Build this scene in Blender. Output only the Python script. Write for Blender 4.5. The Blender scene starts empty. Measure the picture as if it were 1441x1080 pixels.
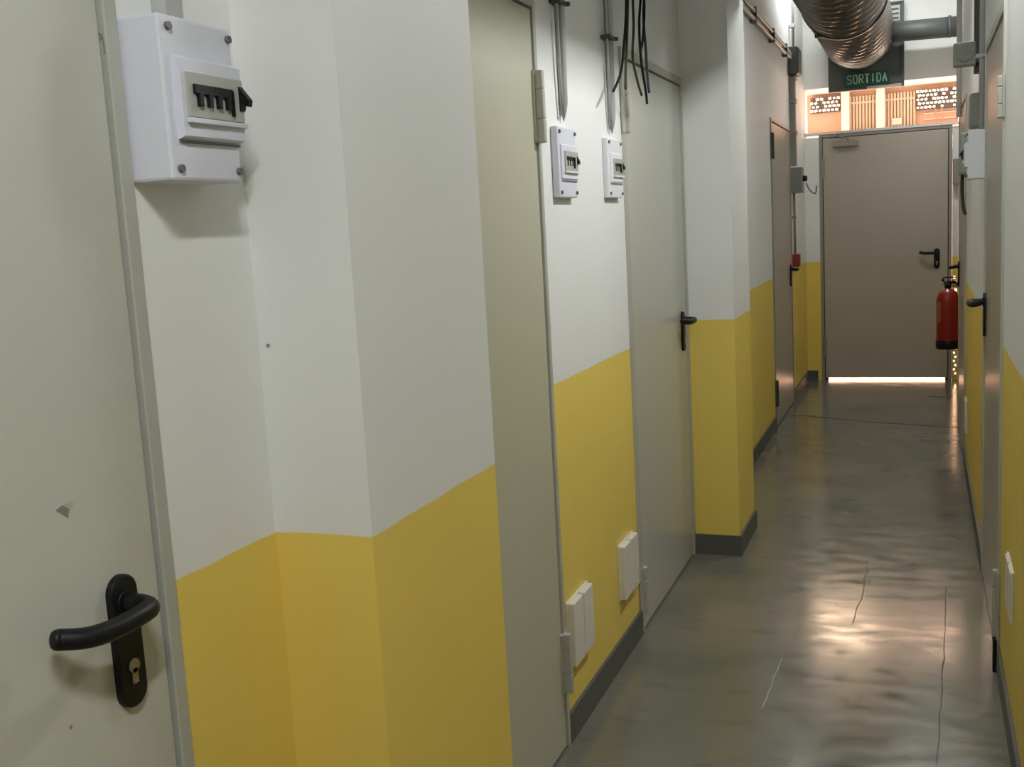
import bpy, bmesh, math, random
from mathutils import Vector, Matrix
random.seed(4)
S = bpy.context.scene
COL = S.collection
PI = math.pi

# ------------------------------------------------------------------ materials
def new_mat(name):
    m = bpy.data.materials.new(name); m.use_nodes = True
    nt = m.node_tree; b = nt.nodes['Principled BSDF']
    return m, nt, b

def mat(name, col, rough=.5, metal=0., var=.06, scale=6., bump=0., bscale=60., spec=.5, coat=0.):
    m, nt, b = new_mat(name)
    tc = nt.nodes.new('ShaderNodeNewGeometry')
    n = nt.nodes.new('ShaderNodeTexNoise'); n.inputs['Scale'].default_value = scale; n.inputs['Detail'].default_value = 5
    nt.links.new(tc.outputs['Position'], n.inputs['Vector'])
    mx = nt.nodes.new('ShaderNodeMix'); mx.data_type = 'RGBA'
    lo = [c*(1-var) for c in col]; hi = [min(1, c*(1+var)) for c in col]
    mx.inputs[6].default_value = (*lo, 1); mx.inputs[7].default_value = (*hi, 1)
    nt.links.new(n.outputs['Fac'], mx.inputs[0]); nt.links.new(mx.outputs[2], b.inputs['Base Color'])
    b.inputs['Roughness'].default_value = rough; b.inputs['Metallic'].default_value = metal
    b.inputs['Specular IOR Level'].default_value = spec
    b.inputs['Coat Weight'].default_value = coat
    if bump:
        n2 = nt.nodes.new('ShaderNodeTexNoise'); n2.inputs['Scale'].default_value = bscale; n2.inputs['Detail'].default_value = 4
        nt.links.new(tc.outputs['Position'], n2.inputs['Vector'])
        bp = nt.nodes.new('ShaderNodeBump'); bp.inputs['Strength'].default_value = bump; bp.inputs['Distance'].default_value = .004
        nt.links.new(n2.outputs['Fac'], bp.inputs['Height']); nt.links.new(bp.outputs['Normal'], b.inputs['Normal'])
    return m

def wall_mat(name, line, white=(.77, .775, .76), yellow=(.80, .612, .135)):
    """white paint above, yellow paint below a hand-painted line at world height `line`"""
    m, nt, b = new_mat(name); L = nt.links.new
    g = nt.nodes.new('ShaderNodeNewGeometry')
    sp = nt.nodes.new('ShaderNodeSeparateXYZ'); L(g.outputs['Position'], sp.inputs[0])
    wob = nt.nodes.new('ShaderNodeTexNoise'); wob.inputs['Scale'].default_value = 9; L(g.outputs['Position'], wob.inputs['Vector'])
    wm = nt.nodes.new('ShaderNodeMath'); wm.operation = 'MULTIPLY_ADD'; wm.inputs[1].default_value = .008; wm.inputs[2].default_value = -.004
    L(wob.outputs['Fac'], wm.inputs[0])
    ad = nt.nodes.new('ShaderNodeMath'); ad.operation = 'ADD'; L(sp.outputs['Z'], ad.inputs[0]); L(wm.outputs[0], ad.inputs[1])
    mr = nt.nodes.new('ShaderNodeMapRange'); mr.inputs['From Min'].default_value = line-.0015; mr.inputs['From Max'].default_value = line+.0015
    L(ad.outputs[0], mr.inputs['Value'])
    var = nt.nodes.new('ShaderNodeTexNoise'); var.inputs['Scale'].default_value = 2.3; var.inputs['Detail'].default_value = 6; L(g.outputs['Position'], var.inputs['Vector'])
    def pair(c, v):
        mx = nt.nodes.new('ShaderNodeMix'); mx.data_type = 'RGBA'
        mx.inputs[6].default_value = (*[k*(1-v) for k in c], 1); mx.inputs[7].default_value = (*[k*(1+v) for k in c], 1)
        L(var.outputs['Fac'], mx.inputs[0]); return mx
    a = pair(yellow, .05); w = pair(white, .03)
    mx = nt.nodes.new('ShaderNodeMix'); mx.data_type = 'RGBA'
    L(mr.outputs[0], mx.inputs[0]); L(a.outputs[2], mx.inputs[6]); L(w.outputs[2], mx.inputs[7])
    L(mx.outputs[2], b.inputs['Base Color'])
    b.inputs['Roughness'].default_value = .55; b.inputs['Specular IOR Level'].default_value = .3
    n2 = nt.nodes.new('ShaderNodeTexNoise'); n2.inputs['Scale'].default_value = 45; n2.inputs['Detail'].default_value = 5; L(g.outputs['Position'], n2.inputs['Vector'])
    bp = nt.nodes.new('ShaderNodeBump'); bp.inputs['Strength'].default_value = .12; bp.inputs['Distance'].default_value = .004
    L(n2.outputs['Fac'], bp.inputs['Height']); L(bp.outputs['Normal'], b.inputs['Normal'])
    return m

def floor_mat():
    m, nt, b = new_mat('painted_concrete'); L = nt.links.new
    g = nt.nodes.new('ShaderNodeNewGeometry')
    def noise(sc, det=6, stretch=(1, 1, 1)):
        mp = nt.nodes.new('ShaderNodeMapping'); mp.inputs['Scale'].default_value = stretch; L(g.outputs['Position'], mp.inputs['Vector'])
        n = nt.nodes.new('ShaderNodeTexNoise'); n.inputs['Scale'].default_value = sc; n.inputs['Detail'].default_value = det
        L(mp.outputs[0], n.inputs['Vector']); return n
    n1 = noise(2.2); n2 = noise(7., 8, (1, 2.2, 1)); n3 = noise(34., 4)
    r = nt.nodes.new('ShaderNodeValToRGB'); e = r.color_ramp.elements
    e[0].position = .3; e[0].color = (.122, .134, .114, 1); e[1].position = .72; e[1].color = (.215, .194, .156, 1)
    L(n1.outputs['Fac'], r.inputs[0])
    r2 = nt.nodes.new('ShaderNodeValToRGB'); e = r2.color_ramp.elements
    e[0].position = .27; e[0].color = (.84, .84, .84, 1); e[1].position = .42; e[1].color = (1, 1, 1, 1); L(n2.outputs['Fac'], r2.inputs[0])
    mu = nt.nodes.new('ShaderNodeMix'); mu.data_type = 'RGBA'; mu.blend_type = 'MULTIPLY'; mu.inputs[0].default_value = 1
    L(r.outputs[0], mu.inputs[6]); L(r2.outputs[0], mu.inputs[7]); L(mu.outputs[2], b.inputs['Base Color'])
    rr = nt.nodes.new('ShaderNodeMapRange'); rr.inputs['From Min'].default_value = .3; rr.inputs['From Max'].default_value = .7
    rr.inputs['To Min'].default_value = .08; rr.inputs['To Max'].default_value = .24
    L(n2.outputs['Fac'], rr.inputs['Value']); L(rr.outputs[0], b.inputs['Roughness'])
    b.inputs['Specular IOR Level'].default_value = .65
    bp = nt.nodes.new('ShaderNodeBump'); bp.inputs['Strength'].default_value = .05; bp.inputs['Distance'].default_value = .004
    L(n2.outputs['Fac'], bp.inputs['Height'])
    bp2 = nt.nodes.new('ShaderNodeBump'); bp2.inputs['Strength'].default_value = .03; bp2.inputs['Distance'].default_value = .001
    L(n3.outputs['Fac'], bp2.inputs['Height']); L(bp.outputs['Normal'], bp2.inputs['Normal']); L(bp2.outputs['Normal'], b.inputs['Normal'])
    return m

M = {}
M['wall'] = wall_mat('two_tone_wall_paint', 1.0185)
M['ceil'] = mat('ceiling_paint', (.74, .74, .71), .7)
M['floor'] = floor_mat()
M['base'] = mat('grey_skirting_paint', (.10, .10, .092), .5)
M['leaf'] = mat('beige_grey_steel_paint', (.50, .50, .435), .28, var=.025, bump=.03, bscale=8)
M['leaf_warm'] = mat('cream_steel_paint', (.50, .485, .37), .3, var=.025, bump=.03, bscale=8)
M['leaf_dark'] = mat('taupe_steel_paint', (.43, .388, .33), .28, var=.03, bump=.03, bscale=8)
M['frame'] = mat('frame_paint', (.43, .43, .38), .35)
M['frame_dark'] = mat('taupe_frame_paint', (.30, .275, .24), .35)
M['hinge'] = mat('hinge_paint', (.43, .42, .36), .4)
M['black'] = mat('black_plastic', (.006, .006, .007), .45, spec=.3)
M['brass'] = mat('worn_brass', (.42, .38, .29), .4, .8)
M['box'] = mat('pale_grey_abs', (.66, .67, .75), .4, var=.02)
M['box2'] = mat('white_abs', (.74, .74, .77), .4, var=.02)
M['window'] = mat('smoky_clear_cover', (.42, .42, .38), .25, var=.05)
M['grey_screw'] = mat('grey_screw', (.12, .12, .13), .4)
M['galv'] = mat('galvanised_tube', (.38, .39, .38), .45, .2, var=.08, scale=20)
M['trunk'] = mat('grey_pvc', (.42, .42, .40), .45)
M['dark_pvc'] = mat('dark_grey_pvc', (.05, .056, .05), .5)
M['mid_pvc'] = mat('green_grey_pvc', (.24, .25, .215), .5)
M['gland'] = mat('grey_abs_box', (.27, .265, .23), .5)
M['white_pipe'] = mat('white_pipe', (.80, .79, .76), .4)
M['wire_dark'] = mat('black_wire', (.006, .006, .006), .6, spec=.25)
M['wire_olive'] = mat('olive_wire', (.045, .05, .018), .6, spec=.25)
M['wire_grey'] = mat('grey_wire', (.03, .03, .034), .6, spec=.25)
M['plate'] = mat('white_switch_plate', (.72, .69, .62), .4)
M['duct'] = mat('spiral_duct_steel', (.27, .25, .225), .38, .95, var=.1, scale=9)
M['steel_plate'] = mat('grey_steel_plate', (.07, .075, .072), .5)
M['louvre'] = mat('pale_louvre', (.45, .48, .47), .5)
M['green'] = mat('sign_green', (.006, .055, .032), .35)
M['sign_text'] = mat('sign_letter_paint', (.36, .62, .45), .5)
M['red'] = mat('extinguisher_red', (.32, .010, .010), .3, coat=.3)
M['red_box'] = mat('alarm_red', (.26, .02, .018), .45)
M['label'] = mat('extinguisher_label', (.40, .12, .11), .5)
M['scuff'] = mat('bare_metal_scuff', (.22, .22, .20), .6)
M['patch'] = mat('worn_paint_patch', (.42, .42, .37), .5)
M['crack'] = mat('floor_crack_dirt', (.09, .085, .072), .7)
M['scratch'] = mat('floor_scratch_pale', (.36, .36, .32), .4)
M['tray'] = mat('shade_tray_zinc', (.45, .46, .46), .45, .6)
M['concrete'] = mat('courtyard_concrete', (.44, .435, .42), .8)
M['coral'] = mat('coral_render', (.62, .37, .25), .8, var=.05)
M['coral_pale'] = mat('pale_coral_trim', (.74, .54, .43), .8, var=.04)
M['peach'] = mat('pale_peach_render', (.86, .68, .52), .8)
M['tan'] = mat('tan_gate_paint', (.50, .38, .26), .6)
M['tan_dark'] = mat('gate_gap_brown', (.36, .24, .17), .7)
M['breeze'] = mat('white_breeze_block', (.80, .76, .70), .8)
M['hole'] = mat('breeze_hole_grey', (.12, .09, .08), .9)
M['mortar'] = mat('brown_pipe', (.40, .22, .15), .6)
M['mortar_dark'] = mat('brown_cable', (.055, .042, .034), .6)
M['outer'] = mat('outer_render', (.55, .52, .47), .9)

# ------------------------------------------------------------------ geometry helpers
def bevel_all(bm, w, seg=2):
    bmesh.ops.bevel(bm, geom=bm.edges[:], offset=w, segments=seg, profile=.5, affect='EDGES')

def add_box(bm, x0, x1, y0, y1, z0, z1, bev=0.):
    x0, x1 = sorted((x0, x1)); y0, y1 = sorted((y0, y1)); z0, z1 = sorted((z0, z1))
    t = bmesh.new() if bev else bm
    v = [t.verts.new((x, y, z)) for z in (z0, z1) for y in (y0, y1) for x in (x0, x1)]
    for f in ((0, 2, 3, 1), (4, 5, 7, 6), (0, 1, 5, 4), (2, 6, 7, 3), (0, 4, 6, 2), (1, 3, 7, 5)):
        t.faces.new([v[i] for i in f])
    if bev:
        bevel_all(t, min(bev, .45*min(x1-x0, y1-y0, z1-z0)))
        merge(bm, t)

def merge(bm, t, mtx=None):
    if mtx is not None: t.transform(mtx)
    me = bpy.data.meshes.new('tmp'); t.to_mesh(me); t.free(); bm.from_mesh(me); bpy.data.meshes.remove(me)

def add_cyl(bm, p0, p1, r, seg=16, r2=None, cap=True):
    p0, p1 = Vector(p0), Vector(p1); d = p1-p0; q = d.to_track_quat('Z', 'Y')
    r2 = r if r2 is None else r2
    a = [bm.verts.new(p0+q @ Vector((r*math.cos(2*PI*i/seg), r*math.sin(2*PI*i/seg), 0))) for i in range(seg)]
    b = [bm.verts.new(p1+q @ Vector((r2*math.cos(2*PI*i/seg), r2*math.sin(2*PI*i/seg), 0))) for i in range(seg)]
    for i in range(seg):
        f = bm.faces.new((a[i], a[(i+1) % seg], b[(i+1) % seg], b[i])); f.smooth = True
    if cap: bm.faces.new(a[::-1]); bm.faces.new(b)

def smooth_path(pts, n=8):
    """Catmull-Rom through pts"""
    P = [Vector(p) for p in pts]; P = [2*P[0]-P[1]]+P+[2*P[-1]-P[-2]]; out = []
    for i in range(1, len(P)-2):
        for k in range(n):
            t = k/n; a, b, c, d = P[i-1], P[i], P[i+1], P[i+2]
            out.append(.5*((2*b)+(c-a)*t+(2*a-5*b+4*c-d)*t*t+(3*b-a-3*c+d)*t**3))
    out.append(P[-2]); return out

def add_tube(bm, pts, r, seg=12, flat=1., radii=None):
    P = [Vector(p) for p in pts]; rings = []; up = None
    for i, p in enumerate(P):
        d = (P[min(i+1, len(P)-1)]-P[max(i-1, 0)]).normalized()
        if up is None: up = d.orthogonal().normalized()
        up = (up-d*up.dot(d)).normalized(); s = d.cross(up)
        rr = r if radii is None else radii[i]
        rings.append([bm.verts.new(p+(up*math.cos(2*PI*k/seg)*flat+s*math.sin(2*PI*k/seg))*rr) for k in range(seg)])
    for a, b in zip(rings, rings[1:]):
        for k in range(seg):
            f = bm.faces.new((a[k], a[(k+1) % seg], b[(k+1) % seg], b[k])); f.smooth = True
    bm.faces.new(rings[0][::-1]); bm.faces.new(rings[-1])

def add_lathe(bm, prof, c=(0, 0, 0), seg=32):
    c = Vector(c); rings = []
    for r, z in prof:
        rings.append([bm.verts.new(c+Vector((max(r, 1e-4)*math.cos(2*PI*k/seg), max(r, 1e-4)*math.sin(2*PI*k/seg), z))) for k in range(seg)])
    for a, b in zip(rings, rings[1:]):
        for k in range(seg):
            f = bm.faces.new((a[k], a[(k+1) % seg], b[(k+1) % seg], b[k])); f.smooth = True
    bm.faces.new(rings[0][::-1]); bm.faces.new(rings[-1])

def add_stadium(bm, x, z0, z1, w, y0, y1, bev=.003):
    """upright rounded-end plate, centre x, from y0 (back) to y1 (front)"""
    t = bmesh.new(); r = w/2; n = 12; ring = []
    for k in range(n+1):
        a = PI*k/n; ring.append((x+r*math.cos(a), z1-r+r*math.sin(a)))
    for k in range(n+1):
        a = PI+PI*k/n; ring.append((x+r*math.cos(a), z0+r+r*math.sin(a)))
    A = [t.verts.new((p, y0, q)) for p, q in ring]; B = [t.verts.new((p, y1, q)) for p, q in ring]
    N = len(ring)
    for i in range(N): t.faces.new((A[i], A[(i+1) % N], B[(i+1) % N], B[i]))
    t.faces.new(A); fb = t.faces.new(B)
    bmesh.ops.recalc_face_normals(t, faces=t.faces[:])
    if bev: bmesh.ops.bevel(t, geom=list(fb.edges), offset=bev, segments=2, profile=.5, affect='EDGES')
    merge(bm, t)

def obj(name, bm, m, parent=None, fix=True):
    if fix: bmesh.ops.recalc_face_normals(bm, faces=bm.faces[:])
    me = bpy.data.meshes.new(name); bm.to_mesh(me); bm.free()
    for x in (m if isinstance(m, (list, tuple)) else [m]): me.materials.append(M[x] if isinstance(x, str) else x)
    o = bpy.data.objects.new(name, me); COL.objects.link(o)
    if parent is not None: o.parent = parent
    return o

def tag(o, label=None, cat=None, group=None, kind=None):
    if label: o['label'] = label
    if cat: o['category'] = cat
    if group: o['group'] = group
    if kind: o['kind'] = kind
    return o

def thing(name, label, cat, loc=(0, 0, 0), rz=0., group=None, kind=None):
    o = bpy.data.objects.new(name, None); COL.objects.link(o); o.empty_display_size = .05
    o.location = loc; o.rotation_euler = (0, 0, rz)
    return tag(o, label, cat, group, kind)

def boxes(name, m, parent, *bs, bev=0.):
    bm = bmesh.new()
    for b in bs: add_box(bm, *b, bev=bev)
    return obj(name, bm, m, parent)

# ------------------------------------------------------------------ dimensions (metres)
XA, XB, XP = -.892, -.929, -.731          # near left wall, main left wall, pillar faces
XR, XR2 = .2226, .285                     # right wall, recess by the exit
YF = 9.415                                # far wall
Y0, Y1, Y2, Y3, Y4, Y5, Y6 = 1.0513, 1.2895, 1.7604, 2.656, 3.489, 4.4415, 4.8752
CEIL = 3.55
YN = -2.4
D1 = (.15, Y0, 2.01); D2 = (1.775, Y3, 2.012); D3 = (Y4, Y5-.002, 2.012); D4 = (7.23, 8.30, 2.066)
D5 = (3.43, 4.38, 2.012); D6 = (6.36, 7.44, 2.03)
T = .12
def wall_strip(bm, x0, x1, ya, yb, doors):
    """wall running along Y between ya and yb with door openings (y0,y1,top)"""
    y = ya
    for d in doors:
        if d[0] > y: add_box(bm, x0, x1, y, d[0], 0, CEIL)
        add_box(bm, x0, x1, d[0], d[1], d[2], CEIL); y = d[1]
    if yb > y: add_box(bm, x0, x1, y, yb, 0, CEIL)

# ------------------------------------------------------------------ setting
bm = bmesh.new(); add_box(bm, -1.7, 1.1, YN, YF+.25, -.12, 0)
tag(obj('floor', bm, 'floor'), 'worn grey painted concrete corridor floor with glossy patches', 'floor', kind='structure')
bm = bmesh.new(); add_box(bm, -1.7, 1.1, YN, YF+.25, CEIL, CEIL+.12)
tag(obj('ceiling', bm, 'ceil'), 'plain white corridor ceiling above the duct', 'ceiling', kind='structure')

bm = bmesh.new()
wall_strip(bm, XA-T, XA, YN, Y1+.02, [D1])
wall_strip(bm, XB-T, XB, Y1+.02, YF, [D2, D3, D4])
tag(obj('wall_left', bm, 'wall'), 'left corridor wall, white above and yellow below', 'wall', kind='structure')
bm = bmesh.new(); add_box(bm, XB+.0005, XP, Y1, Y2, 0, CEIL)
tag(obj('wall_pillar', bm, 'wall'), 'nearest left wall pillar, right of the big fuse box, white over yellow', 'pillar', kind='structure')
bm = bmesh.new(); add_box(bm, XB+.0005, XP, Y5, Y6, 0, CEIL)
tag(obj('wall_pillar', bm, 'wall'), 'farther left wall pillar with dark skirting, right of the door with hanging cables', 'pillar', kind='structure')
bm = bmesh.new(); wall_strip(bm, XR, XR+.06, YN, D6[1], [D5, D6]); add_box(bm, XR2, XR2+.06, D6[1]-.02, YF, 0, CEIL)
add_box(bm, XR+.06, XR2, D6[1]-.06, D6[1], 0, CEIL)
tag(obj('wall_right', bm, 'wall'), 'right corridor wall seen edge on, white over yellow', 'wall', kind='structure')
# far wall: opening runs from the left jamb to the recess, door below, open transom above
OX0, OX1, TZ0, TZ1 = -.925, .27, 2.075, 2.452
EX0, EX1 = -.812, .222
bm = bmesh.new()
add_box(bm, -1.7, 1.1, YF, YF+.25, TZ1, CEIL+.12)
add_box(bm, -1.7, OX0, YF, YF+.25, 0, TZ1)
add_box(bm, OX0, EX0, YF, YF+.25, 0, TZ0-.02)
add_box(bm, OX1, 1.1, YF, YF+.25, 0, TZ1)
tag(obj('wall_far', bm, 'wall'), 'far end wall around the exit door, white over yellow with open transom', 'wall', kind='structure')
bm = bmesh.new(); add_box(bm, -1.7, 1.1, YN-.12, YN, 0, CEIL)
tag(obj('wall_near', bm, 'wall'), 'corridor end wall behind the viewer', 'wall', kind='structure')
# dark rooms behind the doors
bm = bmesh.new(); add_box(bm, -1.8, -1.7, YN, YF+.25, -.12, CEIL+.12); add_box(bm, 1.1, 1.2, YN, YF+.25, -.12, CEIL+.12)
tag(obj('wall_outer', bm, 'outer'), 'rendered outer side walls of the building', 'wall', kind='structure')

# skirting
BB = .087
bm = bmesh.new(); t = .010
for a, b in ((YN, D1[0]), (D1[1], Y1)): add_box(bm, XA, XA+t, a, b, 0, BB)
for a, b in ((Y3, Y4), (Y6, D4[0]), (D4[1], YF)): add_box(bm, XB, XB+t, a, b, 0, BB)
for a, b in ((Y1, Y2), (Y5, Y6)):
    add_box(bm, XP, XP+t, a-t, b+t, 0, BB); add_box(bm, (XA if a == Y1 else XB+.0095), XP, a-t, a, 0, BB); add_box(bm, XB, XP, b, b+t, 0, BB)
add_box(bm, XB, EX0-.03, YF-t, YF, 0, BB)
tag(obj('baseboard_left', bm, 'base'), 'dark grey painted skirting along the left wall and pillars', 'baseboard', kind='structure')
bm = bmesh.new()
for a, b in ((YN, D5[0]), (D5[1], D6[0])): add_box(bm, XR-t, XR, a, b, 0, BB)
tag(obj('baseboard_right', bm, 'base'), 'dark grey painted skirting along the right wall', 'baseboard', kind='structure')

# floor marks that have their own shape
def ribbon(name, pts, w, m, label, cat):
    bm = bmesh.new(); P = [Vector((x, y, .0012)) for x, y in pts]; L, R = [], []
    for i, p in enumerate(P):
        d = (P[min(i+1, len(P)-1)]-P[max(0, i-1)]).normalized(); n = Vector((-d.y, d.x, 0)); ww = w*(.6+.8*random.random())
        L.append(bm.verts.new(p+n*ww)); R.append(bm.verts.new(p-n*ww))
    for i in range(len(P)-1): bm.faces.new((L[i], L[i+1], R[i+1], R[i]))
    return tag(obj(name, bm, m), label, cat, kind='structure')
def jag(pts, n=6, a=.006):
    out = []
    for (x0, y0), (x1, y1) in zip(pts, pts[1:]):
        for k in range(n):
            t = k/n; out.append((x0+(x1-x0)*t+random.uniform(-a, a), y0+(y1-y0)*t+random.uniform(-a, a)))
    out.append(pts[-1]); return out
ribbon('floor_crack', jag([(-.917, 7.793), (-.70, 7.70), (-.417, 7.56), (-.082, 7.45), (.22, 7.376)], a=.008), .007, 'crack', 'jagged crack across the floor in front of the exit door', 'crack')
ribbon('floor_crack', jag([(.034, 2.80), (.05, 3.2), (.071, 3.67), (.085, 4.2)], a=.003), .0013, 'crack', 'thin straight joint along the floor at the right', 'crack')
ribbon('floor_crack', jag([(-.225, 3.75), (-.215, 4.1), (-.21, 4.45)], a=.006), .0012, 'crack', 'thin dark joint running through the bright floor reflection', 'crack')
ribbon('floor_scratch', jag([(-.44, 3.0), (-.435, 3.2), (-.43, 3.38)], a=.002), .0014, 'scratch', 'pale scratch on the floor below the left pillar', 'scratch')
ribbon('floor_crack', jag([(.10, 4.9), (.17, 4.86)], a=.004), .008, 'crack', 'short dark chip in the floor beside the right door', 'crack')
ribbon('floor_crack', jag([(-.02, 6.95), (.06, 6.9)], a=.004), .008, 'crack', 'short dark dent in the floor in front of the long crack', 'crack')
ribbon('floor_crack', jag([(.05, 8.6), (.2, 8.55)], a=.01), .02, 'crack', 'dark smudge on the floor under the fire extinguisher', 'crack')

# ------------------------------------------------------------------ doors
def make_handle(parent, x, zc, sgn, y=0., keyhole=True):
    """black lever on a long rounded plate; x, zc centre of plate; sgn = direction of lever along local x; outward is -y"""
    bm = bmesh.new(); add_stadium(bm, x, zc-.082, zc+.082, .044, y, y-.010)
    pl = obj('backplate', bm, 'black', parent); tag(pl, 'black rounded handle plate')
    bm = bmesh.new(); zl = zc+.048
    add_cyl(bm, (x, y-.009, zl), (x, y-.013, zl), .0165, 20)
    pts = smooth_path([(x, y-.012, zl), (x, y-.034, zl), (x+sgn*.010, y-.052, zl), (x+sgn*.035, y-.057, zl), (x+sgn*.075, y-.055, zl-.001), (x+sgn*.105, y-.047, zl+.001), (x+sgn*.128, y-.030, zl+.006)], 8)
    add_tube(bm, pts, .0118, 16)
    e = pts[-1]; ed = (pts[-1]-pts[-2]).normalized()
    add_tube(bm, [e-ed*.001, e+ed*.004, e+ed*.007, e+ed*.0085], .01, 16, radii=[.0118, .0108, .008, .003])
    lv = obj('lever', bm, 'black', pl); tag(lv, 'black curved lever handle')
    bm = bmesh.new(); add_cyl(bm, (x, y-.009, zc-.030), (x, y-.0125, zc-.030), .0085, 20); add_box(bm, x-.0048, x+.0048, y-.009, y-.0125, zc-.052, zc-.032, .001)
    tag(obj('lock_cylinder', bm, 'brass', pl), 'brass lock cylinder')

def make_door(name, label, loc, rz, w, h, mirror=False, leaf='leaf', frame='frame', hinges=True, hinge_z=((.17, .345), (1.70, 1.875)), handle=True,
              fw=.022, gap=.006, lowgap=.008, hx=None, hz=.98, hmat='hinge', reach=.012):
    root = thing(name, label, 'door', loc, rz, kind='structure')
    m = (lambda x: w-x) if mirror else (lambda x: x)
    f = .009; d = .11
    bm = bmesh.new()
    for a, b, z0, z1 in ((0, fw, 0, h), (w-fw, w, 0, h), (fw, w-fw, h-fw, h)): add_box(bm, a, b, -f, d, z0, z1, .002)
    obj('frame', bm, frame, root); bm = bmesh.new()
    s = .022
    for a, b, z0, z1 in ((fw, fw+s, 0, h-fw), (w-fw-s, w-fw, 0, h-fw), (fw+s, w-fw-s, h-fw-s, h-fw)): add_box(bm, a, b, .050, d, z0, z1)
    tag(obj('gap_shade_stop', bm, 'black', root), 'door stop coloured black for the shade in the gap')  # stops painted black to stand in for shade in the gap around the leaf
    bm = bmesh.new(); add_box(bm, fw+gap, w-fw-gap, -.004, .048, lowgap, h-fw-gap, .002)
    lf = obj('leaf', bm, leaf, root)
    if hinges:
        for z0, z1 in hinge_z:
            bm = bmesh.new(); x = m(fw+.004)
            add_box(bm, m(-.006), m(fw+.020), -.010, -.004, z0, z1, .001)
            for k in range(3):
                a = z0+(z1-z0)*(0, .33, .74)[k]; b = z0+(z1-z0)*(.322, .732, 1)[k]
                add_box(bm, x-.009, x+.011, -.010-reach, -.004, a, b, .003)
            add_box(bm, x-.006, x+.008, -.008-reach, -.004, z0+.002, z1-.002)
            obj('hinge', bm, hmat, root)
    if handle: make_handle(root, m(w-fw-.078) if hx is None else hx, hz, (1 if mirror else -1), -.004)
    return root, lf

LW, RW = PI/2, -PI/2     # local +x runs along +Y on the left wall, -Y on the right wall; outward is local -y on both
d1, lf1 = make_door('door_1', 'near left grey steel door with black lever handle, cut by the left picture edge', (XA, D1[0], 0), LW, D1[1]-D1[0], D1[2], hx=.955-D1[0], hz=.981)
# paint damage on the near door
def flake(parent, name, pts, y, m, label, th=.0008):
    bm = bmesh.new(); A = [bm.verts.new((a, y, b)) for a, b in pts]; B = [bm.verts.new((a, y-th, b)) for a, b in pts]; n = len(pts)
    for i in range(n): bm.faces.new((A[i], A[(i+1) % n], B[(i+1) % n], B[i]))
    bm.faces.new(A); bm.faces.new(B)
    return tag(obj(name, bm, m, parent), label)
q = lambda Y: Y-D1[0]
flake(lf1, 'paint_chip', [(q(.875), 1.163), (q(.884), 1.166), (q(.893), 1.160), (q(.891), 1.150), (q(.884), 1.156)], -.0039, 'scuff', 'chipped paint patch on the near door')
flake(lf1, 'paint_patch', [(q(.885), 1.166), (q(.897), 1.168), (q(.902), 1.163), (q(.895), 1.157)], -.0039, 'patch', 'pale worn patch beside the chip')
flake(lf1, 'paint_speck', [(q(.857), .919), (q(.860), .920), (q(.861), .916), (q(.858), .915)], -.0039, 'scuff', 'dark speck below the near door handle')
bm = bmesh.new(); add_tube(bm, smooth_path([(q(1.022), -.0045, 1.690), (q(1.027), -.0045, 1.688), (q(1.029), -.0045, 1.678), (q(1.0292), -.0045, 1.668)], 5), .0009, 6)
tag(obj('paint_scratch', bm, 'scuff', lf1), 'curved scratch near the top of the near door')

make_door('door_2', 'cream steel door half hidden behind the nearest pillar, hinges on its right', (XB, D2[0], 0), LW, D2[1]-D2[0], D2[2], mirror=True, leaf='leaf_warm', hinge_z=((.165, .335), (1.655, 1.835)), handle=False, fw=.02, reach=.02)
d3, lf3 = make_door('door_3', 'light grey steel door under the hanging loose cables, between outlets and far pillar', (XB, D3[0], 0), LW, D3[1]-D3[0], D3[2], hinge_z=((.06, .235), (1.735, 1.90)), hx=4.318-D3[0], hz=.985, fw=.03)
make_door('door_4', 'far left taupe steel door beyond the second pillar, beside the red alarm box', (XB, D4[0], 0), LW, D4[1]-D4[0], D4[2], leaf='leaf_dark', frame='frame_dark', hinge_z=((.15, .33), (1.80, 1.97)), hx=8.20-D4[0], hz=.98, hmat='dark_pvc')
make_door('door_5', 'nearer right-hand grey steel door with black lever, below the white fuse box', (XR, D5[1], 0), RW, D5[1]-D5[0], D5[2], mirror=True, leaf='leaf_dark', hinge_z=((.105, .32), (1.68, 1.80)), hx=D5[1]-4.30, hz=1.03, fw=.03)
make_door('door_6', 'farther right-hand grey steel door beside the fire extinguisher', (XR, D6[1], 0), RW, D6[1]-D6[0], D6[2], mirror=True, leaf='leaf_dark', frame='frame', hinges=False, hx=.075, hz=1.0)
bm = bmesh.new(); add_box(bm, XR-.020, XR-.0105, D5[0]-.005, D5[0]+.030, 0.001, .105, .001)
tag(obj('rubber_stop', bm, 'black'), 'black rubber block at the foot of the nearer right door frame', 'door stop')

# exit door
EW = EX1-EX0
ex, lfx = make_door('door_7', 'closed taupe steel exit door at the corridor end with light under it', (EX0, YF+.012, 0), 0, EW, 2.074, leaf='leaf_dark', frame='frame_dark',
                    hinge_z=((.20, .36), (1.72, 1.88)), lowgap=.022, hx=.108-EX0, hz=1.01, hmat='frame_dark', fw=.026)
bm = bmesh.new(); add_box(bm, .115, .315, -.052, -.004, 1.962, 2.008, .006)
cl = obj('door_closer', bm, 'frame_dark', lfx); tag(cl, 'dark door closer on the exit door')
bm = bmesh.new(); add_tube(bm, [(.235, -.035, 2.008), (.235, -.035, 2.028), (.20, -.05, 2.034), (.165, -.045, 2.048), (.15, -.01, 2.062)], .009, 8, flat=.6)
obj('closer_arm', bm, 'frame_dark', cl)
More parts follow.
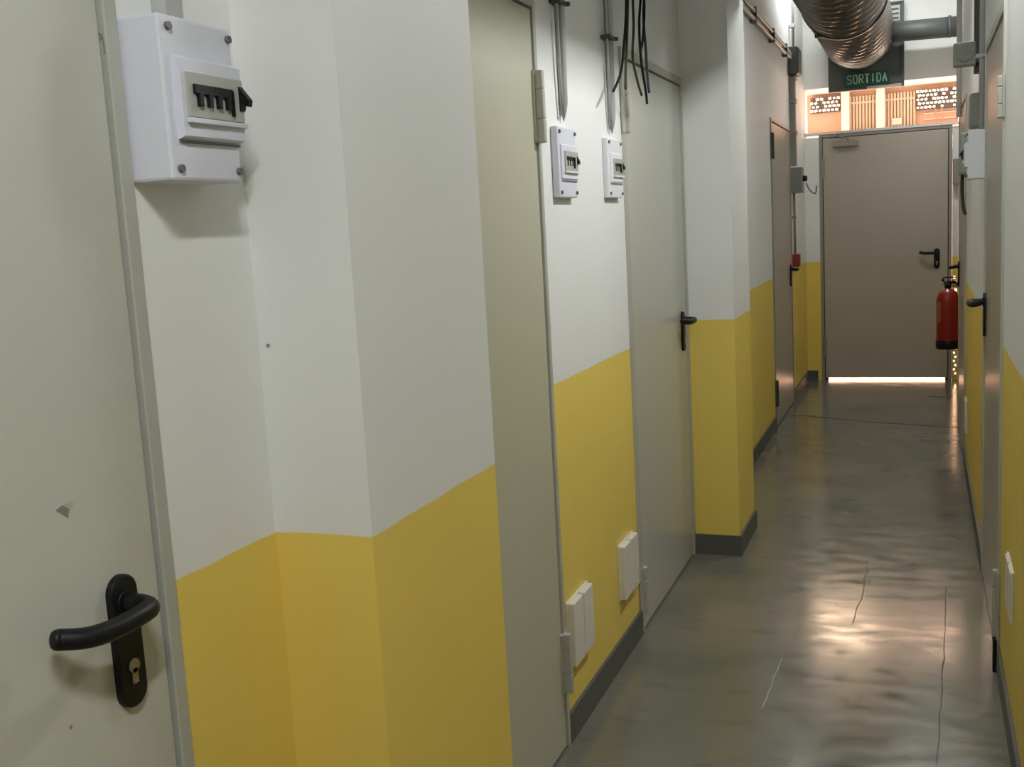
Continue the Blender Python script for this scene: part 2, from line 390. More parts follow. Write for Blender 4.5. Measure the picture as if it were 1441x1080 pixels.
# perforated filler strip between exit door frame and recess wall
bm = bmesh.new()
sx0, sx1 = EX1+.001, OX1-.001
zz = .02
for z0, z1 in ((0, .03), (.86, 2.06)): add_box(bm, sx0, sx1, YF+.02, YF+.03, z0, z1)
n = 24
for k in range(n):
    z0 = .03+.83*k/n; z1 = .03+.83*(k+1)/n; c = sx0+(sx1-sx0)*(.40 if k % 2 else .62); hw = .008
    add_box(bm, sx0, c-hw, YF+.02, YF+.03, z0, z1); add_box(bm, c+hw, sx1, YF+.02, YF+.03, z0, z1)
    add_box(bm, c-hw, c+hw, YF+.02, YF+.03, z0, z0+(z1-z0)*.42)
add_box(bm, OX0+.001, OX1-.001, YF-.004, YF+.10, 2.055 if False else 2.0745, 2.0945)
tag(obj('trim_1', bm, M['wall']), 'narrow perforated filler strip and transom rail beside the exit door', 'trim', kind='structure')

# ------------------------------------------------------------------ fuse boxes
def make_fuse_box(label, loc, rz, w, h, d, toggles, m='box', group=None, win=(.17, .985), bands=True):
    """back against the wall at local y=0, front towards -y, left edge x=0, bottom z=0"""
    r = thing('fuse_box', label, 'fuse box', loc, rz, group)
    bm = bmesh.new(); add_box(bm, 0, w, -d, 0, 0, h, .004); obj('body', bm, m, r)
    x0, x1 = w*win[0], w*win[1]
    # raised centre cover with bevelled top and bottom lips
    bm = bmesh.new(); f = .011 if d > .04 else .0035
    prof = [(h*.245, -d+.001), (h*.27, -d-f), (h*.735, -d-f), (h*.765, -d+.001)]
    A = [bm.verts.new((w*.11, y, z)) for z, y in prof]; B = [bm.verts.new((x1, y, z)) for z, y in prof]
    for i in range(4): bm.faces.new((A[i], A[(i+1) % 4], B[(i+1) % 4], B[i]))
    bm.faces.new(A); bm.faces.new(B); cov = obj('cover', bm, m, r)
    wz0, wz1 = h*.385, h*.66; yf = -d-f
    bm = bmesh.new(); add_box(bm, x0, x1-.002, yf-.0035, yf+.001, wz0, wz1, .001); wn = obj('breaker_window', bm, 'window', r); tag(wn, 'smoky grey breaker window')
    bm = bmesh.new(); add_box(bm, x0-.003, x1, yf-.006, yf, wz0-.007, wz0-.001, .001); obj('window_lip', bm, m, r)
    bm = bmesh.new(); add_box(bm, w*.12, x1, -d-.0025, -d+.001, h*.232, h*.243); tag(obj('seam', bm, 'grey_screw', r), 'dark seam below the cover')
    tp = 0 if d > .04 else .004; span = (x1-x0)*(.66 if d > .04 else .56); tw = span/toggles; tx = x0+(x1-x0)*.10
    bm = bmesh.new(); add_box(bm, tx-.002, tx+span, yf-.007+tp*.7, yf-.002, wz1-.026, wz1-.014, .001); add_box(bm, tx+span-.003, tx+span, yf-.008, yf-.002, wz0+.006, wz1-.016)
    tag(obj('toggle_bar', bm, 'black', r), 'black bar over the breaker toggles')
    for k in range(toggles):
        c = tx+tw*(k+.42); bm = bmesh.new()
        add_box(bm, c-tw*.22, c+tw*.22, yf-.0085+tp, yf-.002, wz1-.040, wz1-.024, .001)
        tag(obj('toggle', bm, 'black', r), 'black breaker toggle')
    bm = bmesh.new(); zc = (wz0+wz1)/2+.004
    pr = [(-.004, zc+.014), (-.018, zc-.004), (-.016, zc-.012), (-.008, zc-.008), (-.006, zc-.016), (0, zc-.018), (0, zc+.016)]
    A = [bm.verts.new((x1-.012, yf+y*(1-tp*100), z)) for y, z in pr]; B = [bm.verts.new((x1-.003, yf+y*(1-tp*100), z)) for y, z in pr]; n = len(pr)
    for i in range(n): bm.faces.new((A[i], A[(i+1) % n], B[(i+1) % n], B[i]))
    bm.faces.new(A); bm.faces.new(B); tag(obj('latch', bm, 'black', r), 'black latch tab')
    for sx, sz in ((.014, .014), (w-.008, .014), (.014, h-.014), (w-.008, h-.014)):
        bm = bmesh.new(); add_cyl(bm, (sx, -d+.001, sz), (sx, -d-.0045, sz), .0048, 14); tag(obj('screw', bm, 'grey_screw', r), 'grey corner screw')
    return r

make_fuse_box('big pale grey fuse box with four black toggles beside the near left door', (XA, 1.055, 1.520), LW, .139, .193, .064, 4)
make_fuse_box('white fuse box with three toggles, left of the two small ones under grey conduits', (XB, 2.755, 1.517), LW, .158, .19, .020, 3, 'box', win=(.26, .985))
make_fuse_box('white fuse box with three toggles, right of the two small ones, beside the door hinge', (XB, 3.250, 1.520), LW, .160, .186, .018, 3, 'box2', win=(.30, .985))
make_fuse_box('white fuse box on the right wall seen from its side below a white pipe', (XR, 4.545, 1.531), RW, .135, .180, .066, 3, 'box2')

# ------------------------------------------------------------------ conduits on the left
def clip(bm, x, y, z, r=.011):
    add_box(bm, x-.02, x+.004, y-.016, y+.016, z-.006, z+.006, .002)
    add_cyl(bm, (x+.004, y+.014, z), (x+.004+.012, y+.014, z), .005, 10)
def conduit_pair(label, y, ztip, zclip, dy=.035):
    r = thing('conduit', label, 'conduit', (XB, y, ztip), 0, 'grey conduits above the small fuse boxes')
    L = CEIL-ztip
    bm = bmesh.new()
    pts = [(.010, .016, .05), (.013, .016, .3), (.013, .016, L)]
    add_tube(bm, [(.010, .012, 0), (.0105, .0145, .025)]+pts, .0125, 14, radii=[.0012, .008, .0125, .0125, .0125])
    tag(obj('thick_pipe', bm, 'galv', r), 'thick grey conduit pipe with a cut tip')
    bm = bmesh.new(); add_tube(bm, [(.012, -.004, .012), (.014, -.016, .12), (.016, -.024, .3), (.018, -.03, .6), (.018, -.03, L)], .0048, 10)
    tag(obj('thin_pipe', bm, 'galv', r), 'thin grey pipe joining the thick one')
    bm = bmesh.new(); z = zclip-ztip
    add_box(bm, 0, .03, -.042, .034, z-.006, z+.006, .002); add_cyl(bm, (.018, .031, z), (.036, .031, z), .006, 10); add_cyl(bm, (.018, -.034, z), (.032, -.034, z), .006, 10)
    tag(obj('clip', bm, 'steel_plate', r), 'dark pipe clip')
conduit_pair('pair of grey conduit pipes above the left of the two small fuse boxes', 2.835, 1.725, 2.035)
conduit_pair('pair of grey conduit pipes above the right of the two small fuse boxes', 3.325, 1.722, 2.012)
bm = bmesh.new(); add_box(bm, XA, XA+.022, 1.124, 1.160, 1.713, CEIL, .003)
tag(obj('cable_trunking', bm, 'trunk'), 'grey cable trunking rising from the big fuse box', 'trunking')

# loose cables hanging in front of door 3
cab = [('wire_dark', [(3.36, 2.45), (3.37, 2.14), (3.345, 2.00), (3.28, 1.90), (3.20, 1.835)], 'black loose cable end, bent farthest left of the hanging bunch'),
       ('wire_olive', [(3.38, 2.45), (3.38, 2.15), (3.35, 2.02), (3.31, 1.91), (3.30, 1.85)], 'short olive loose cable hanging straight in the bunch'),
       ('wire_olive', [(3.40, 2.45), (3.405, 2.18), (3.375, 2.05), (3.36, 1.95), (3.40, 1.88), (3.455, 1.845)], 'olive loose cable curving right to meet the black ends'),
       ('wire_dark', [(3.43, 2.45), (3.44, 2.20), (3.41, 2.06), (3.43, 1.95), (3.47, 1.86), (3.495, 1.82)], 'longest black loose cable, lowest end of the hanging bunch'),
       ('wire_grey', [(3.46, 2.45), (3.475, 2.22), (3.455, 2.09), (3.45, 1.99), (3.465, 1.90), (3.465, 1.85)], 'dark grey loose cable at the right of the hanging bunch'),
       ('wire_dark', [(3.44, 2.45), (3.425, 2.20), (3.40, 2.10), (3.355, 2.00), (3.32, 1.96)], 'black loose cable crossing the middle of the hanging bunch')]
for k, (m, p, lab) in enumerate(cab):
    bm = bmesh.new(); pts = [(XB+.06+.0105*k+.003*math.sin(k*2.1+i), y+.012*math.sin(k*1.7+i*2.3)*(0 < i < len(p)-1)+(.045 if i == 0 and k < 2 else 0), z) for i, (y, z) in enumerate(p)]
    pts = [(XB+.06+.0105*k, p[0][0]+.01, CEIL)]+[pts[0]]+pts[1:]
    add_tube(bm, smooth_path(pts, 7), .0042, 8)
    tag(obj('loose_cable', bm, m), lab, 'cable', 'loose cables hanging above the middle left door')

bm = bmesh.new(); add_cyl(bm, (-.876, Y1+.001, 1.295), (-.876, Y1-.003, 1.295), .0022, 10)
tag(obj('wall_plug', bm, 'scuff'), 'tiny grey screw plug on the white side of the nearest pillar', 'screw')

# outlet plates
def outlet(label, x, y, z, w, h, face, th=.024, group='double outlet plates low on the wall'):
    r = thing('wall_outlet', label, 'outlet', (x, y, z), 0, group); s = face
    bm = bmesh.new(); add_box(bm, 0, s*.006, -.004, w+.004, -.004, h+.004, .002); obj('back_box', bm, 'plate', r)
    for a, b in ((0, w*.47), (w*.53, w)):
        bm = bmesh.new(); add_box(bm, s*.004, s*th, a, b, 0, h, .003); obj('cover_plate', bm, 'plate', r)
outlet('double white outlet plate low on yellow wall, beside the cream door hinge', XB, 2.69, .213, .185, .185, 1)
outlet('double white outlet plate low on yellow wall, beside the light grey door', XB, 3.235, .215, .178, .180, 1)
outlet('white outlet plate low on the right yellow wall, nearest the viewer', XR, 2.94, .345, .18, .135, -1, th=.010)
outlet('small outlet plate low on the right wall between the two right doors', XR, 6.05, .23, .16, .17, -1, th=.012)

# ------------------------------------------------------------------ far left wall services
r = thing('conduit', 'twin grey conduits running along the upper left wall to the dark junction box', 'conduit', (XB, 6.0, 2.58))
for dz in (-.022, .022):
    bm = bmesh.new(); add_tube(bm, [(.024, -1.1, dz), (.024, 0, dz), (.024, 2.05, dz), (.024, 2.275, dz*.6)], .012, 10); obj('pipe', bm, 'galv', r)
for yy in (.45, 1.25, 1.95):
    bm = bmesh.new(); add_box(bm, .002, .038, yy-.014, yy+.014, -.045, .045, .004); tag(obj('clip', bm, 'steel_plate', r), 'dark pipe clip')
r = thing('junction_box', 'dark grey junction box high on the far left wall', 'junction box', (XB, 8.28, 2.45))
bm = bmesh.new(); add_box(bm, 0, .07, 0, .22, 0, .20, .006); obj('body', bm, 'dark_pvc', r)
bm = bmesh.new(); add_box(bm, .07, .078, .008, .212, .008, .192, .003); obj('lid', bm, 'dark_pvc', r)
bm = bmesh.new(); add_cyl(bm, (.035, .17, -.03), (.035, .17, .0), .016, 12); tag(obj('gland', bm, 'white_pipe', r), 'pale cable gland')
bm = bmesh.new(); add_tube(bm, [(XB+.03, 8.40, 2.655), (XB+.03, 8.40, CEIL)], .010, 10); add_box(bm, XB, XB+.045, 8.38, 8.42, 2.80, 2.825, .003)
tag(obj('conduit', bm, 'galv'), 'thin vertical conduit above the dark junction box', 'conduit')
bm = bmesh.new(); add_box(bm, XB, XB+.045, 8.34, 8.405, 1.79, 2.445, .004)
for z in (2.25, 2.02): add_box(bm, XB, XB+.052, 8.325, 8.42, z, z+.03, .003)
tag(obj('cable_trunking', bm, 'gland'), 'grey cable trunking between dark junction box and switch box, far left wall', 'trunking')
r = thing('switch_box', 'grey-green switch box with black knob beside the far left door', 'switch box', (XB, 8.33, 1.59))
bm = bmesh.new(); add_box(bm, 0, .085, 0, .15, 0, .19, .005); obj('body', bm, 'mid_pvc', r)
bm = bmesh.new(); add_cyl(bm, (.085, .085, .105), (.108, .085, .105), .022, 16); add_box(bm, .106, .116, .078, .092, .088, .122, .002); tag(obj('knob', bm, 'black', r), 'black rotary knob')
bm = bmesh.new(); add_tube(bm, smooth_path([(XB+.105, 8.44, 1.66), (XB+.115, 8.6, 1.61), (XB+.13, 8.8, 1.585), (XB+.13, 8.95, 1.60), (XB+.13, 9.0, 1.65)], 7), .004, 8)
tag(obj('loose_cable', bm, 'wire_grey'), 'thin curved wire hanging from the far left switch box', 'cable')
bm = bmesh.new(); add_tube(bm, [(XB+.018, 8.42, 1.125), (XB+.018, 8.42, 1.59)], .009, 10); add_box(bm, XB, XB+.03, 8.395, 8.445, 1.40, 1.418, .002)
tag(obj('conduit', bm, 'gland'), 'thin conduit from switch box down to the red alarm box', 'conduit')
r = thing('alarm_call_point', 'small red fire alarm box on the left wall beside the far left door', 'alarm', (XB, 8.36, 1.035))
bm = bmesh.new(); add_box(bm, 0, .055, 0, .09, 0, .095, .005); obj('body', bm, 'red_box', r)
bm = bmesh.new(); add_box(bm, .055, .058, .018, .072, .02, .07, .001); tag(obj('press_panel', bm, 'label', r), 'paler press panel')

# ------------------------------------------------------------------ right wall services
r = thing('junction_box', 'square grey junction box with round cover high on the right wall', 'junction box', (.113, 4.70, 1.981))
bm = bmesh.new(); add_box(bm, 0, .082, 0, .065, 0, .089, .004); obj('body', bm, 'gland', r)
bm = bmesh.new(); add_cyl(bm, (.041, .001, .0445), (.041, -.008, .0445), .031, 28); cv = obj('round_cover', bm, 'mid_pvc', r)
bm = bmesh.new(); t = bmesh.new(); add_box(t, -.014, .014, -.0105, -.0075, -.003, .003); merge(bm, t, Matrix.Translation((.041, 0, .0445)) @ Matrix.Rotation(-.45, 4, 'Y'))
tag(obj('slot', bm, 'mortar', cv), 'brown slot in the cover')
bm = bmesh.new(); add_box(bm, .080, XR-.113, .02, .06, .01, .075, .003); tag(obj('mount_arm', bm, 'dark_pvc', r), 'dark bracket to the wall')
bm = bmesh.new(); add_box(bm, .192, XR, 4.77, 4.86, 1.96, CEIL, .004)
tag(obj('cable_trunking', bm, 'dark_pvc'), 'dark vertical cable trunking behind the square junction box, right wall', 'trunking')
r = thing('conduit', 'white vertical pipe rising from the white fuse box on the right wall', 'conduit', (XR-.016, 4.475, 1.711))
bm = bmesh.new(); add_tube(bm, [(0, 0, 0), (0, 0, CEIL-1.711)], .010, 12); obj('pipe', bm, 'trunk', r)
bm = bmesh.new(); add_box(bm, -.022, .016, -.016, .016, .265, .280, .002); add_cyl(bm, (.0, -.012, .2725), (.0, -.026, .2725), .005, 10); obj('clip', bm, 'trunk', r)
bm = bmesh.new(); add_box(bm, XR-.045, XR, 4.80, 4.95, 1.745, 1.885, .012)
tag(obj('junction_box', bm, 'mid_pvc'), 'small grey-green box on the right wall just above the white fuse box', 'junction box')
r = thing('switch_box', 'dark grey-green switch box on the right wall beyond the white fuse box', 'switch box', (XR, 5.85, 1.585))
bm = bmesh.new(); add_box(bm, -.05, 0, 0, .22, 0, .205, .008); obj('body', bm, 'mid_pvc', r)
bm = bmesh.new(); add_tube(bm, smooth_path([(-.035, .1, .0), (-.036, .1, -.08), (-.030, .1, -.16), (-.02, .1, -.2)], 5), .009, 10); tag(obj('cable_tail', bm, 'mortar_dark', r), 'dark cable below the box')
bm = bmesh.new(); add_tube(bm, [(XR-.022, 7.0, 1.95), (XR-.022, 7.0, CEIL)], .016, 12)
tag(obj('conduit', bm, 'white_pipe'), 'bright white vertical pipe on the right wall below the grey branch pipe', 'conduit')
bm = bmesh.new(); add_tube(bm, [(XR-.014, 7.3, 2.04), (XR-.014, 7.3, CEIL)], .011, 12)
tag(obj('conduit', bm, 'gland'), 'thin grey vertical pipe left of the bright white pipe', 'conduit')
bm = bmesh.new(); add_box(bm, EX1+.004, XR2-.002, YF-.06, YF-.001, 1.60, 1.80, .004)
tag(obj('junction_box', bm, 'gland'), 'taupe box on the end wall right of the exit door', 'junction box')

# ------------------------------------------------------------------ ducts and sign at the far end
DC = Vector((-.484, 0, 2.828)); DR = .262
bm = bmesh.new(); seg = 64; ya, yb = -1.5, 9.346; n = 760; pitch = .078; rings = []
for i in range(n+1):
    y = ya+(yb-ya)*i/n; ring = []
    for k in range(seg):
        th = 2*PI*k/seg; ph = (y/pitch+th/(2*PI)) % 1.0; d = min(ph, 1-ph)
        rr = DR+.013*math.exp(-(d/.14)**2)
        ring.append(bm.verts.new((DC.x+rr*math.cos(th), y, DC.z+rr*math.sin(th))))
    rings.append(ring)
for a, b in zip(rings, rings[1:]):
    for k in range(seg):
        f = bm.faces.new((a[k], a[(k+1) % seg], b[(k+1) % seg], b[k])); f.smooth = True
duct = thing('ventilation_duct', 'large ribbed metal spiral duct running overhead into the grey plate', 'duct', (0, 0, 0))
obj('spiral_pipe', bm, 'duct', duct)
for yy in (7.55, 3.5, .2):
    bm = bmesh.new(); rings = []
    for k in range(65):
        th = 2*PI*k/64; c, s = math.cos(th), math.sin(th)
        rings.append([bm.verts.new((DC.x+R_*c, yy+dy, DC.z+R_*s)) for R_, dy in ((DR+.008, -.018), (DR+.019, -.018), (DR+.019, .018), (DR+.008, .018))])
    for a, b in zip(rings, rings[1:]):
        for k in range(4): bm.faces.new((a[k], a[(k+1) % 4], b[(k+1) % 4], b[k]))
    add_cyl(bm, (DC.x, yy, DC.z+DR+.01), (DC.x, yy, CEIL), .006, 8)
    th = math.radians(238); p = Vector((DC.x+(DR+.018)*math.cos(th), yy, DC.z+(DR+.018)*math.sin(th)))
    add_box(bm, p.x-.035, p.x+.01, yy-.015, yy+.015, p.z-.012, p.z+.012, .002)
    tag(obj('hanger_strap', bm, 'dark_pvc', duct), 'dark strap with bolt around the duct')
r = thing('duct_plate', 'tall dark grey steel plate on the end wall that the spiral duct enters', 'plate', (-.725, 9.36, 2.405))
W, H = .585, .66
bm = bmesh.new(); add_box(bm, 0, W, 0, .05, 0, H, .003); obj('panel', bm, 'steel_plate', r)
bm = bmesh.new()
add_box(bm, W-.02, W, -.012, 0, 0, H, .002); add_box(bm, 0, W, -.012, 0, H-.015, H, .002)
tag(obj('edge_flange', bm, 'steel_plate', r), 'folded plate edge')
lv = bmesh.new(); add_box(lv, .43, W-.03, -.006, 0, H-.15, H-.03, .001)
lo = obj('louvre', lv, 'louvre', r); tag(lo, 'pale louvre in the upper right of the plate')
for k in range(3):
    bm = bmesh.new(); add_box(bm, .44, W-.04, -.012, -.005, H-.135+.035*k, H-.122+.035*k, .001); obj('slat', bm, 'steel_plate', lo)
bm = bmesh.new(); add_box(bm, .30, W, -.010, .0, -.0, .022, .001); tag(obj('bottom_strip', bm, 'outer', r), 'pale strip at the plate bottom')
bm = bmesh.new(); BZ = 2.786; add_cyl(bm, (-.30, 9.1, BZ+.008), (XR2-.001, 9.1, BZ-.006), .076, 28)
bp_ = obj('branch_pipe', bm, 'steel_plate', duct); tag(bp_, 'dark grey round branch pipe to the right wall')
for x0, x1 in ((-.245, -.225), (.18, .20)):
    bm = bmesh.new(); add_cyl(bm, (x0, 9.1, BZ), (x1, 9.1, BZ), .083, 28); obj('collar', bm, 'steel_plate', bp_)

sg = thing('exit_sign', 'small green sign reading SORTIDA at the bottom of the grey plate', 'sign', (-.598, 9.345, 2.432))
SW, SH = .352, .112
bm = bmesh.new(); add_box(bm, 0, SW, -.012, .0145, 0, SH, .002); obj('board', bm, 'green', sg)
def letters(txt, x0, z0, w, h, th, y, parent, m):
    """strokes for block capitals, in a unit cell"""
    G = {'S': [[(1, .86), (.8, 1), (.2, 1), (0, .85), (0, .65), (.2, .52), (.8, .48), (1, .35), (1, .15), (.8, 0), (.2, 0), (0, .14)]],
         'O': [[(.2, 0), (0, .2), (0, .8), (.2, 1), (.8, 1), (1, .8), (1, .2), (.8, 0), (.2, 0)]],
         'R': [[(0, 0), (0, 1), (.8, 1), (1, .88), (1, .60), (.8, .48), (0, .48)], [(.35, .48), (1.05, 0)]],
         'T': [[(0, 1), (1, 1)], [(.5, 1), (.5, 0)]], 'I': [[(.5, 0), (.5, 1)]],
         'D': [[(0, 0), (0, 1), (.65, 1), (1, .75), (1, .25), (.65, 0), (0, 0)]],
         'A': [[(0, 0), (.5, 1), (1, 0)], [(.2, .35), (.8, .35)]]}
    n = len(txt); cw = w/n
    for i, ch in enumerate(txt):
        bm = bmesh.new(); lw = cw*.62
        for st in G[ch]:
            for (a, b), (c, d) in zip(st, st[1:]):
                p = Vector((x0+cw*i+cw*.19+a*lw, 0, z0+b*h)); q_ = Vector((x0+cw*i+cw*.19+c*lw, 0, z0+d*h)); dd = (q_-p).normalized(); nn = Vector((-dd.z, 0, dd.x))*th/2
                p -= dd*th*.35; q_ += dd*th*.35
                vs = [bm.verts.new(v_+Vector((0, yy, 0))) for yy in (y, y-.002) for v_ in (p+nn, p-nn, q_-nn, q_+nn)]
                for f in ((0, 1, 2, 3), (7, 6, 5, 4), (0, 4, 5, 1), (1, 5, 6, 2), (2, 6, 7, 3), (3, 7, 4, 0)): bm.faces.new([vs[j] for j in f])
        obj('letter', bm, m, parent)
letters('SORTIDA', .018, .024, SW-.036, SH-.048, .0085, -.012, sg, 'sign_text')

# ------------------------------------------------------------------ fire extinguisher
fe = thing('fire_extinguisher', 'red fire extinguisher hanging at right in front of the exit door', 'fire extinguisher', (.163, 8.0, .442))
R_ = .0755
bm = bmesh.new(); add_lathe(bm, [(R_*.9, .03), (R_, .05), (R_, .33), (R_*.97, .355), (R_*.85, .385), (R_*.6, .408), (R_*.3, .42), (.02, .425)]); obj('cylinder', bm, 'red', fe)
bm = bmesh.new(); add_lathe(bm, [(R_*.97, 0), (R_*1.04, .006), (R_*1.04, .058), (R_*.99, .064)]); tag(obj('base_ring', bm, 'black', fe), 'black base ring')
bm = bmesh.new(); add_cyl(bm, (0, 0, .42), (0, 0, .462), .021, 18); add_box(bm, -.03, .03, -.016, .016, .452, .474, .004)
vv = obj('valve', bm, 'black', fe)
bm = bmesh.new(); add_box(bm, -.035, .052, -.012, .012, .494, .504, .004); add_box(bm, -.04, -.026, -.012, .012, .47, .502, .003); add_box(bm, .01, .058, -.01, .01, .468, .476, .003); obj('squeeze_grip', bm, 'black', fe)
bm = bmesh.new(); add_cyl(bm, (-.045, -.005, .458), (-.025, -.005, .458), .013, 16); tag(obj('gauge', bm, 'louvre', fe), 'pale pressure gauge')
bm = bmesh.new(); add_tube(bm, smooth_path([(.02, 0, .462), (.06, -.01, .455), (R_+.012, -.01, .40), (R_+.014, -.01, .30), (R_+.013, -.01, .17)], 6), .0085, 10); obj('hose', bm, 'black', fe)
bm = bmesh.new(); seg = 14
for z0, z1, a0, a1 in ((.19, .33, 186, 232),):
    A = []; 
    for k in range(seg+1):
        th = math.radians(a0+(a1-a0)*k/seg); A.append([bm.verts.new(((R_+e)*math.cos(th), (R_+e)*math.sin(th), z)) for z in (z0, z1) for e in (.0, .0012)])
    for a, b in zip(A, A[1:]):
        for i, j in ((1, 3), (3, 2), (2, 0), (0, 1)): bm.faces.new((a[i], a[j], b[j], b[i]))
    bm.faces.new((A[0][0], A[0][1], A[0][3], A[0][2])); bm.faces.new((A[-1][0], A[-1][1], A[-1][3], A[-1][2]))
tag(obj('label_sticker', bm, 'label', fe), 'faded pale red label')
bm = bmesh.new(); add_box(bm, .02, XR2-.163, -.012, .012, .43, .448, .002); tag(obj('wall_bracket', bm, 'gland', fe), 'grey wall hook')
bm = bmesh.new(); add_tube(bm, smooth_path([(-.01, -.035, .46), (-.03, -.05, .5), (-.052, -.05, .47), (-.055, -.045, .43)], 5), .0028, 6); tag(obj('safety_tag', bm, 'louvre', fe), 'pale safety pin cord')

# ------------------------------------------------------------------ unseen overhead tray, added to keep the lamps' light off the upper left wall
r = thing('shade_tray', 'unseen zinc tray added overhead to shade the upper left wall', 'shade tray', (0, 0, 2.36))
bm = bmesh.new(); ty0, ty1 = -1.6, 4.85
add_box(bm, -.62, -.20, ty0, ty1, .0, .004); add_box(bm, -.204, -.20, ty0, ty1, .0, .05); add_box(bm, -.62, -.616, ty0, ty1, 0, .05); obj('tray', bm, 'tray', r)
for yy in (-.6, 2.3, 4.0):
    bm = bmesh.new(); add_box(bm, (XA if yy < 1 else XB)+.0005, -.21, yy-.02, yy+.02, -.03, -.001, .003); obj('wall_arm', bm, 'tray', r)

# ------------------------------------------------------------------ outside: courtyard and coral building
bm = bmesh.new(); add_box(bm, -9, 9, YF+.25, 26, -.14, -.004)
tag(obj('courtyard_ground', bm, 'concrete'), 'pale concrete yard outside the exit door', 'ground', kind='structure')
BY = 16.
b = thing('building', 'sunlit coral building with gates seen through the open transom', 'building', (0, BY, 0))
bm = bmesh.new(); add_box(bm, -7, 7, .25, 3, 0, 4.0); obj('facade', bm, 'coral', b)
bm = bmesh.new(); add_box(bm, -7, 7, -.15, .26, 3.10, 3.24, .01); obj('cornice', bm, 'coral_pale', b)
bm = bmesh.new(); add_box(bm, -7, 7, .02, .26, 2.2, 2.512); obj('sill', bm, 'coral_pale', b)
for x in (-1.02, -.55): 
    bm = bmesh.new(); add_box(bm, x-.055, x+.055, .04, .28, 2.5, 3.12, .006); obj('post', bm, 'coral_pale', b)
for x0, x1 in ((-.955, -.61), (-.49, -.11)):
    bm = bmesh.new(); add_box(bm, x0, x1, .20, .248, 2.5, 3.04); g = obj('gate', bm, 'tan_dark', b); tag(g, 'tan slatted gate')
    bm = bmesh.new(); k = int((x1-x0)/.042)
    for i in range(k+1):
        x = x0+(x1-x0)*i/k; add_box(bm, x-.013, x+.013, .17, .20, 2.5, 3.02)
    add_box(bm, x0, x1, .165, .2, 2.92, 2.945); obj('gate_bars', bm, 'tan', g)
bm = bmesh.new(); add_box(bm, -.405, -.275, .15, .168, 2.585, 2.675, .002); tag(obj('notice_plate', bm, 'coral_pale', b), 'blank pale plate on the gate')
def breeze(x0, x1, z0, z1, skew):
    bm = bmesh.new(); add_box(bm, x0, x1, .16, .249, z0, z1); br = obj('breeze_block_panel', bm, 'hole', b); tag(br, 'perforated black and white block panel')
    bm = bmesh.new(); nx = int((x1-x0)/.05); nz = max(2, int(round((z1-z0)/.05)))
    for i in range(nx):
        for j in range(nz):
            cx = x0+(i+.5+(.25 if j % 2 else -.25)*.8)*(x1-x0)/nx; cz = z0+(j+.5)*(z1-z0)/nz
            if random.random() < .12: continue
            t = bmesh.new(); s = .016+random.random()*.006
            add_box(t, -s, s, .12, .165, -s*.8, s*.8); merge(bm, t, Matrix.Translation((cx, 0, cz)) @ Matrix.Rotation(random.uniform(-.6, .6), 4, 'Y'))
    obj('breeze_blocks', bm, 'breeze', br)
breeze(-1.50, -1.10, 2.84, 3.05, 0)
breeze(-.08, .75, 2.76, 3.03, 0)
for x in (.16, .24):
    bm = bmesh.new(); add_tube(bm, smooth_path([(x, .12, 2.2), (x, .12, 2.5), (x+.02, .10, 2.62), (x-.005, .12, 2.76)], 5), .012, 8); tag(obj('drain_pipe', bm, 'mortar', b), 'brown drain pipe')
bm = bmesh.new(); add_box(bm, .01, 7, .22, .252, 2.62, 2.64); add_box(bm, .01, 7, .22, .252, 2.70, 2.715); obj('rail', bm, 'coral_pale', b)
bm = bmesh.new(); add_box(bm, -.62, 7, -2.2, 3, 4.0, 4.2); add_box(bm, -7, -.62, -2.2, 3, 3.55, 3.68); obj('shade_overhang', bm, 'coral_pale', b)  # unseen eaves added to shade the lower facade and dim right-hand reflections
bm = bmesh.new(); add_box(bm, -.64, -.56, -2.2, .25, 3.55, 4.2); obj('sun_block_fin', bm, 'coral_pale', b)  # unseen fin added to stop sun slipping between the two overhangs
bm = bmesh.new(); add_box(bm, -7, -.62, .25, 3, 4.0, 10); obj('upper_storey', bm, 'peach', b)

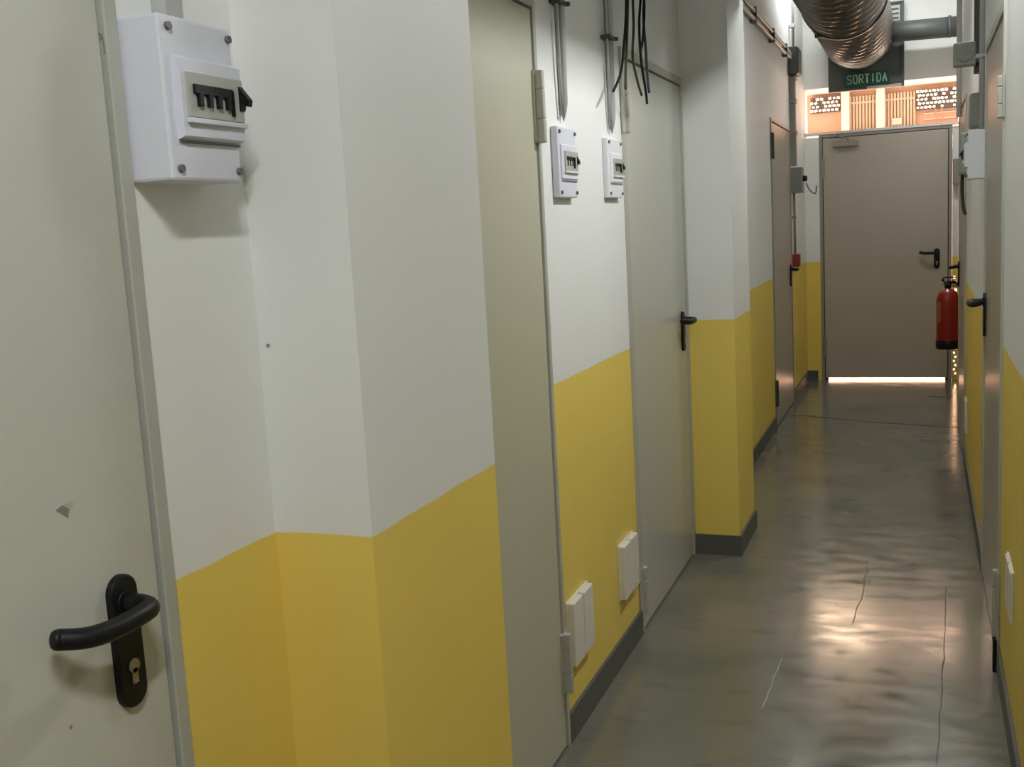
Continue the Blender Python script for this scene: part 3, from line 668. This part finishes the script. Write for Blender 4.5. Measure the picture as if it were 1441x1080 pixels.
# ------------------------------------------------------------------ light
def area(name, loc, rot, sx, sy, power, col=(1, 1, 1)):
    l = bpy.data.lights.new(name, 'AREA'); l.shape = 'RECTANGLE'; l.size = sx; l.size_y = sy; l.energy = power; l.color = col
    o = bpy.data.objects.new(name, l); COL.objects.link(o); o.location = loc; o.rotation_euler = rot; return o
WARMW = (.97, 1., .985)
TILT = math.radians(42)
area('ceiling_lamp', (.10, -.10, 2.55), (0, TILT, 0), .06, .50, 12.5, WARMW)
area('ceiling_lamp', (.10, 3.05, 2.55), (0, TILT, 0), .06, .40, 10, WARMW)
area('ceiling_lamp', (-.35, 8.15, 3.46), (0, 0, 0), 1.1, .10, 19, WARMW)
area('ceiling_lamp', (.10, 5.35, 2.58), (0, TILT, 0), .06, .40, 5, WARMW)
sun = bpy.data.lights.new('sun', 'SUN'); sun.energy = 24.0; sun.color = (1, .92, .80); sun.angle = .009
so = bpy.data.objects.new('sun', sun); COL.objects.link(so)
so.rotation_euler = Vector((.15, .80, -.58)).to_track_quat('-Z', 'Y').to_euler()
w = bpy.data.worlds.new('sky'); S.world = w; w.use_nodes = True
nt = w.node_tree; bg = nt.nodes['Background']
sky = nt.nodes.new('ShaderNodeTexSky'); sky.sky_type = 'NISHITA'; sky.sun_disc = False; sky.sun_elevation = math.radians(50); sky.sun_rotation = math.radians(210); sky.dust_density = 6.
haze = nt.nodes.new('ShaderNodeMix'); haze.data_type = 'RGBA'; haze.inputs[0].default_value = .8; haze.inputs[7].default_value = (6.9, 6.5, 6.0, 1)
nt.links.new(sky.outputs[0], haze.inputs[6]); nt.links.new(haze.outputs[2], bg.inputs[0]); bg.inputs[1].default_value = .19

# ------------------------------------------------------------------ camera
F_PX = 1494.77
yaw, pitch, roll = [math.radians(a) for a in (-21.3725, -8.275, -3.191)]
fwd = Vector((math.sin(yaw)*math.cos(pitch), math.cos(yaw)*math.cos(pitch), math.sin(pitch)))
rt = Vector((math.cos(yaw), -math.sin(yaw), 0)); up = rt.cross(fwd)
r2 = rt*math.cos(roll)+up*math.sin(roll); u2 = -rt*math.sin(roll)+up*math.cos(roll)
cam = bpy.data.cameras.new('camera'); co = bpy.data.objects.new('camera', cam); COL.objects.link(co)
mt = Matrix((r2, u2, -fwd)).transposed().to_4x4(); mt.translation = (0, 0, 1.4408); co.matrix_world = mt
cam.sensor_fit = 'HORIZONTAL'; cam.sensor_width = 36; cam.lens = F_PX/1441*36; cam.clip_start = .02; cam.clip_end = 200
S.camera = co
vs = S.view_settings; vs.view_transform = 'Standard'; vs.look = 'None'; vs.gamma = 1; vs.use_curve_mapping = False; vs.exposure = 0.9
S.display_settings.display_device = 'sRGB'
S.cycles.max_bounces = 10; S.cycles.diffuse_bounces = 6; S.cycles.glossy_bounces = 4
S.cycles.use_denoising = True
